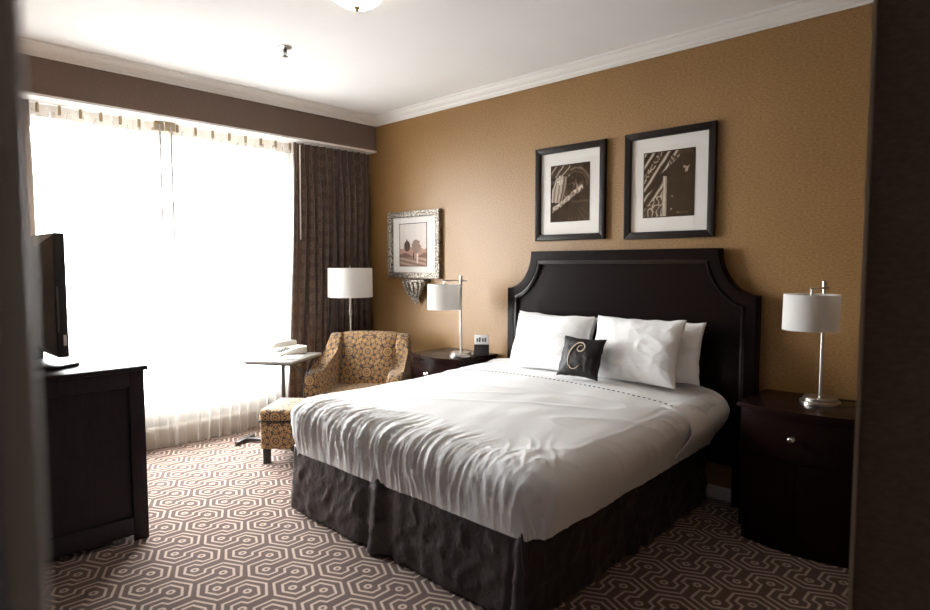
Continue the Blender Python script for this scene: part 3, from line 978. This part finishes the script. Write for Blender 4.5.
# ------------------------------------------------------------ pictures
def print_mesh(name, w_, h_, func, parent, y, n=130):
    mrows = int(n * h_ / w_)
    V, Fc = [], []
    cols = []
    for j in range(mrows + 1):
        for i in range(n + 1):
            u, v = i / n, j / mrows
            V.append(((u - .5) * w_, y, (v - .5) * h_))
            cols.append(func(u, v))
    for j in range(mrows):
        for i in range(n):
            q = j * (n + 1) + i
            Fc.append((q, q + 1, q + n + 2, q + n + 1))
    o = raw(name, V, Fc, 'print_ink', parent, 0)
    ca = o.data.color_attributes.new('ink', 'FLOAT_COLOR', 'POINT')
    for i, c in enumerate(cols): ca.data[i].color = (*c, 1)
    return o
def lerp3(a, b, t): return tuple(a[i] + (b[i] - a[i]) * t for i in range(3))
DK, MD, LT = (.012, .009, .007), (.13, .085, .055), (.72, .64, .54)
def sepia(t):
    t = max(0, min(1, t))
    return lerp3(DK, MD, t * 2) if t < .5 else lerp3(MD, LT, t * 2 - 1)
def print_carving(u0, v0):
    # arched stone relief, pale winged figure on the left, dark below
    u, v = u0 + .018 * nz(u0 * 9, v0 * 9, 4), v0 + .018 * nz(u0 * 9, v0 * 9, 14)
    t = .16 + .12 * nz(u * 7, v * 7, 1)
    d = math.hypot(u - .66, (v - .62) * 1.15)
    if v > .40:
        t += .45 * math.exp(-((d - .36) / .022) ** 2) + .25 * math.exp(-((d - .29) / .018) ** 2)
        if d < .26: t = .10 + .75 * max(0, 1 - abs(nz(u * 9, v * 9, 5)) * 3.5) ** 2 * (1 - d / .3)
    if v > .80 and u < .50: t = .25 + .6 * max(0, math.sin((v - .9 * u) * 38)) ** 3
    # pale robe with curved folds
    fx = (u - (.20 + .30 * (v - .50))) / (.19 - .22 * abs(v - .58))
    if abs(fx) < 1 and .34 < v < .80:
        t = .88 - .30 * (.5 + .5 * math.sin(fx * 11 + 4 * v)) - .35 * max(0, fx) ** 2
    if math.hypot(u - .24, v - .74) < .085: t = .95 - .4 * max(0, 1 - abs(nz(u * 16, v * 16, 2)) * 4)
    # ledge running up to the right
    ln = (v - .20) - .50 * (u - .05)
    if abs(ln) < .050 and .04 < u < .84: t = .80 + .5 * nz(u * 18, v * 18, 4) - 4 * max(0, -ln)
    elif ln < -.04:
        t = .14 + .10 * nz(u * 5, v * 5, 7)
        if v < .30 and u > .45:
            a = math.atan2(.36 - v, u - .55)
            t += .35 * max(0, math.sin(a * 26)) ** 2 * (.30 - v) * 3
        if abs(v - .34) < .02 and u > .55: t += .22
    return sepia(t)
def print_column(u0, v0):
    # bright carved gable edge rising diagonally, plain dark wall on the right
    u, v = u0 + .012 * nz(u0 * 8, v0 * 8, 4), v0 + .012 * nz(u0 * 8, v0 * 8, 14)
    t = .10 + .03 * nz(u * 6, v * 6, 1)
    if v > .94 and u > .5: t += .12
    k = v - 1.15 * u            # stripes rise to the right
    bound = .64 * sstep(.42, 1.0, v) + .10
    if u < bound and v > .40:
        sft = .5 + .5 * math.sin(k * 34)
        t = .08 + .85 * sft ** 1.6
        if .52 < k < .66 or .02 < k < .16: t = .30 + .7 * max(0, 1 - abs(nz(u * 14, v * 14, 6)) * 3) ** 2
    if math.hypot((u - .56) * 1.6 - (v - .86) * .9, (v - .86) * .8 + (u - .56) * .4) < .075: t = .8 - .5 * abs(math.sin((u + v) * 30))
    if v <= .62 and u < .42 and v < .30 + u * .75:
        t = .22 + .75 * max(0, 1 - abs(nz(u * 11, v * 11, 9)) * 2.8) ** 2
        if v > .12 + u * .75: t = .08 + .8 * (.5 + .5 * math.sin(k * 30)) ** 2
    if v < .62 and .385 < u < .47: t = .90 - 6 * abs(u - .42) + .12 * nz(u * 30, v * 9, 2)
    if math.hypot((u - .86), (v - .72)) < .040 + .05 * nz(u * 22, v * 22, 1): t = .75
    if math.hypot(u - .58, v - .30) < .014 or math.hypot(u - .57, v - .11) < .016: t = .7
    if abs(v - .05) < .007 and .66 < u < .92 and nz(u * 30, 0, 0) > -.1: t = .55
    return sepia(t)
def print_landscape(u, v):
    sky = lerp3((.62, .55, .50), (.72, .67, .63), v)
    c = sky
    if v < .42 + .06 * nz(u * 6, 1, 2): c = (.42, .27, .21)
    if math.hypot((u - .28) / .9, (v - .47)) < .13: c = (.10, .07, .055)
    if abs(u - .27) < .06 and .45 < v < .66 - abs(u - .27) * 2: c = (.09, .065, .05)
    if math.hypot(u - .62, (v - .46)) < .16 + .04 * nz(u * 14, v * 14, 2): c = (.30, .22, .18)
    if v < .26 + .05 * math.sin(u * 8): c = (.20, .12, .09)
    if v < .2: c = lerp3((.45, .33, .27), (.25, .15, .11), .5 + .5 * math.sin(v * 60 + u * 9))
    if abs(u - .66) < .025 and .06 < v < .30: c = (.72, .62, .54)
    if abs(u - .52) < .02 and .16 < v < .32: c = (.06, .045, .04)
    return c
def frame_ring(g, w_, h_, fw, y0, y1, bev=.006):
    for (a, b, c, d) in ((-w_ / 2, w_ / 2, h_ / 2 - fw, h_ / 2), (-w_ / 2, w_ / 2, -h_ / 2, -h_ / 2 + fw)):
        g.prism([(a, c if d == h_ / 2 else c), (b, c), (b, d), (a, d)] if False else
                ([(a + fw, c), (b - fw, c), (b, d), (a, d)] if d == h_ / 2 else [(a, c), (b, c), (b - fw, d), (a + fw, d)]), fy, y0, y1, bev)
    for s in (-1, 1):
        o_, i_ = s * w_ / 2, s * (w_ / 2 - fw)
        g.prism([(o_, -h_ / 2), (o_, h_ / 2), (i_, h_ / 2 - fw), (i_, -h_ / 2 + fw)], fy, y0, y1, bev)
    return g
def picture(name, label, x0, x1, z0, z1, fw, mat, pw, ph_, func, thick=.035, group=None, inset=(0, 0)):
    w_, h_ = x1 - x0, z1 - z0
    t = thing(name, label, 'picture', ((x0 + x1) / 2, 0, (z0 + z1) / 2), 0, group)
    frame_ring(G(), w_, h_, fw, -.003, -thick).done('frame', mat, t)
    G().box(-w_ / 2 + fw - .004, w_ / 2 - fw + .004, -.012, -.003, -h_ / 2 + fw - .004, h_ / 2 - fw + .004).done('mat_board', 'mat_board', t, 0)
    pr = print_mesh('art_print', pw, ph_, func, t, -.0135); pr.location = (inset[0], 0, inset[1])
    frame_ring(G(), pw + .012, ph_ + .012, .006, -.012, -.0145, 0).done('inner_fillet', 'black_frame', t).location = (inset[0], 0, inset[1])
    G().box(-w_ / 2 + fw, w_ / 2 - fw, -.0205, -.0185, -h_ / 2 + fw, h_ / 2 - fw).done('glazing', 'clear_glass', t, 0)
    return t
picture('framed_picture', 'black framed sepia print of a carved stone figure under an arch', 2.018, 2.636, 1.686, 2.395, .047, 'black_frame', .335, .415, print_carving, group='pair of black framed pictures over the bed')
picture('framed_picture', 'black framed sepia print of a diagonal carved gable against a dark wall', 2.787, 3.416, 1.677, 2.398, .047, 'black_frame', .345, .425, print_column, group='pair of black framed pictures over the bed')
picture('framed_picture', 'silver framed small landscape print on the wall above the armchair', .215, .945, 1.374, 2.010, .055, 'silver_leaf', .38, .40, print_landscape, .045, inset=(-.02, .0))

# ornamental wall bracket beneath the silver picture
br = thing('wall_bracket', 'ornate dark silver scroll bracket on the wall below the silver framed picture', 'bracket', (.635, 0, 1.13))
G().prism([(-.16, .215), (.16, .215), (.15, .235), (-.15, .235)], fy, -.004, -.085, .004).done('shelf_lip', 'silver_leaf', br)
g = G()
g.lathe([(0, .0), (.018, .006), (.026, .022), (.014, .040), (.034, .058), (.072, .090), (.100, .130), (.118, .170), (.130, .200), (.138, .216), (0, .216)], (0, -.045, 0), 24, 1.0, .30)
g.done('corbel', 'silver_leaf', br, 50)
for k, a in enumerate((-.9, -.5, 0, .5, .9)):
    pts = [(a * .03, -.060, .045), (a * .078, -.068, .085), (a * .108, -.078, .13), (a * .126, -.085, .175), (a * .138, -.094, .20), (a * .138, -.098, .212)]
    G().tube(pts, [.006, .010, .013, .014, .012, .006], 8).done('acanthus_leaf', 'silver_leaf', br, 60)
for s_ in (-1, 1):
    sp = []
    for i in range(26):
        a = i / 25 * 3.4 * PI
        r_ = .030 * (1 - i / 30)
        sp.append((s_ * (.012 + r_ * math.cos(a) * .7), -.052, .030 + r_ * math.sin(a) * .7))
    G().tube(sp, .005, 7).done('scroll', 'silver_leaf', br, 60)

# ------------------------------------------------------------ television cabinet and television
cb_ = thing('dresser', 'dark wood dresser with a panelled side under the television', 'dresser', (.77, -3.02, 0))
# local x -0.64..0.64, y -0.31..0.30
CXH, CY0, CY1, CZ = .64, -.325, .298, .957
G().box(-CXH + .02, CXH - .02, CY0, CY1 - .012, .05, CZ - .025).done('body', 'cabinet_wood', cb_, 0)
G().box(-CXH - .012, CXH + .018, CY0 - .003, CY1 + .018, CZ - .025, CZ, .006).done('top', 'cabinet_wood', cb_)
for s_ in (-1, 1):
    xa, xb = (CXH - .02, CXH) if s_ > 0 else (-CXH, -CXH + .02)
    for nm, y0, y1, z0, z1 in (('stile', CY1 - .075, CY1, .0, CZ - .026), ('stile', CY0, CY0 + .075, .0, CZ - .026), ('rail', CY0 + .075, CY1 - .075, .035, .135), ('rail', CY0 + .075, CY1 - .075, CZ - .11, CZ - .026)):
        G().box(xa, xb, y0, y1, z0, z1, .003).done(nm, 'cabinet_wood', cb_)
for i in range(2):
    for j in range(3):
        x0, x1 = -CXH + .03 + i * .615, -CXH + .03 + i * .615 + .605
        z0 = .07 + j * .287
        dw = G().box(x0 + .005, x1 - .005, CY1 - .012, CY1 + .006, z0, z0 + .275, .004).done('drawer', 'cabinet_wood', cb_)
        kb = G().lathe([(0, .026), (.014, .024), (.016, .016), (.007, .010), (.007, 0), (0, 0)], n=16).done('knob', 'brushed_nickel', dw, 60)
        kb.rotation_euler = (-PI / 2, 0, 0); kb.location = ((x0 + x1) / 2, CY1 + .006, z0 + .14)

tv = thing('television', 'flat television seen from its side and back on the dark dresser', 'television', (.86, -3.09, CZ), 0)
TW, TZ0, TZ1 = .49, .075, .705
G().box(-TW, TW, -.012, .040, TZ0, TZ1, .008).done('screen_housing', 'black_plastic', tv)
G().box(-TW + .035, TW - .035, .0395, .0415, TZ0 + .045, TZ1 - .035).done('screen', 'black_plastic', tv, 0)
# tapered back cover
g = G()
a = [g.bm.verts.new(q) for q in ((-TW + .01, -.010, TZ0 + .01), (TW - .01, -.010, TZ0 + .01), (TW - .01, -.010, TZ1 - .01), (-TW + .01, -.010, TZ1 - .01))]
b = [g.bm.verts.new(q) for q in ((-TW + .10, -.075, TZ0 + .06), (TW - .05, -.075, TZ0 + .06), (TW - .05, -.075, TZ1 - .07), (-TW + .10, -.075, TZ1 - .07))]
for i in range(4):
    j = (i + 1) % 4
    g.bm.faces.new((a[i], a[j], b[j], b[i]))
g.bm.faces.new(b); g.bm.faces.new(a[::-1])
g.done('back_cover', 'grey_plastic', tv, 0)
G().box(TW, TW + .0015, .016, .030, TZ0 + .06, TZ0 + .115).done('sticker', 'paper', tv, 0)
G().box(TW - .002, TW + .0025, -.006, .002, TZ0 + .13, TZ0 + .36).done('side_trim', 'grey_plastic', tv, 0)
G().box(-.05, .05, -.02, .02, .02, TZ0 + .03, .004).done('stand_neck', 'black_plastic', tv)
G().prism([(-.33, -.12), (.33, -.12), (.40, 0), (.33, .12), (-.33, .12), (-.40, 0)], fz, 0, .022, .006).done('stand_base', 'black_plastic', tv)

# ------------------------------------------------------------ ceiling fittings
cl = thing('ceiling_light', 'frosted bowl flush-mount ceiling light with bronze finial', 'ceiling light', (2.226, -1.880, ZC))
G().lathe([(0, 0), (.152, 0), (.152, -.018), (.145, -.026), (0, -.026)], n=40).done('ceiling_pan', 'bronze', cl)
G().lathe([(.140, -.024), (.136, -.046), (.119, -.070), (.088, -.090), (.048, -.102), (0, -.106)], n=40).done('glass_bowl', 'frosted_bowl', cl, 180)
G().lathe([(0, -.104), (.016, -.105), (.018, -.111), (.008, -.117), (.009, -.123), (0, -.131)], n=16).done('finial', 'bronze', cl, 60)
sp = thing('sprinkler', 'small chrome fire sprinkler head on the white ceiling', 'sprinkler', (1.144, -1.674, ZC))
G().lathe([(0, 0), (.045, 0), (.043, -.006), (.02, -.012), (0, -.012)], n=28).done('escutcheon', 'brushed_nickel', sp)
G().lathe([(0, -.011), (.011, -.011), (.011, -.034), (.006, -.036), (0, -.036)], n=14).done('body', 'dark_metal', sp)
for s_ in (-1, 1):
    G().tube([(s_ * .010, 0, -.033), (s_ * .014, 0, -.045), (s_ * .003, 0, -.062)], .0028, 6).done('yoke_arm', 'dark_metal', sp)
G().lathe([(0, -.060), (.017, -.061), (.018, -.064), (0, -.066)], n=18).done('deflector', 'dark_metal', sp)
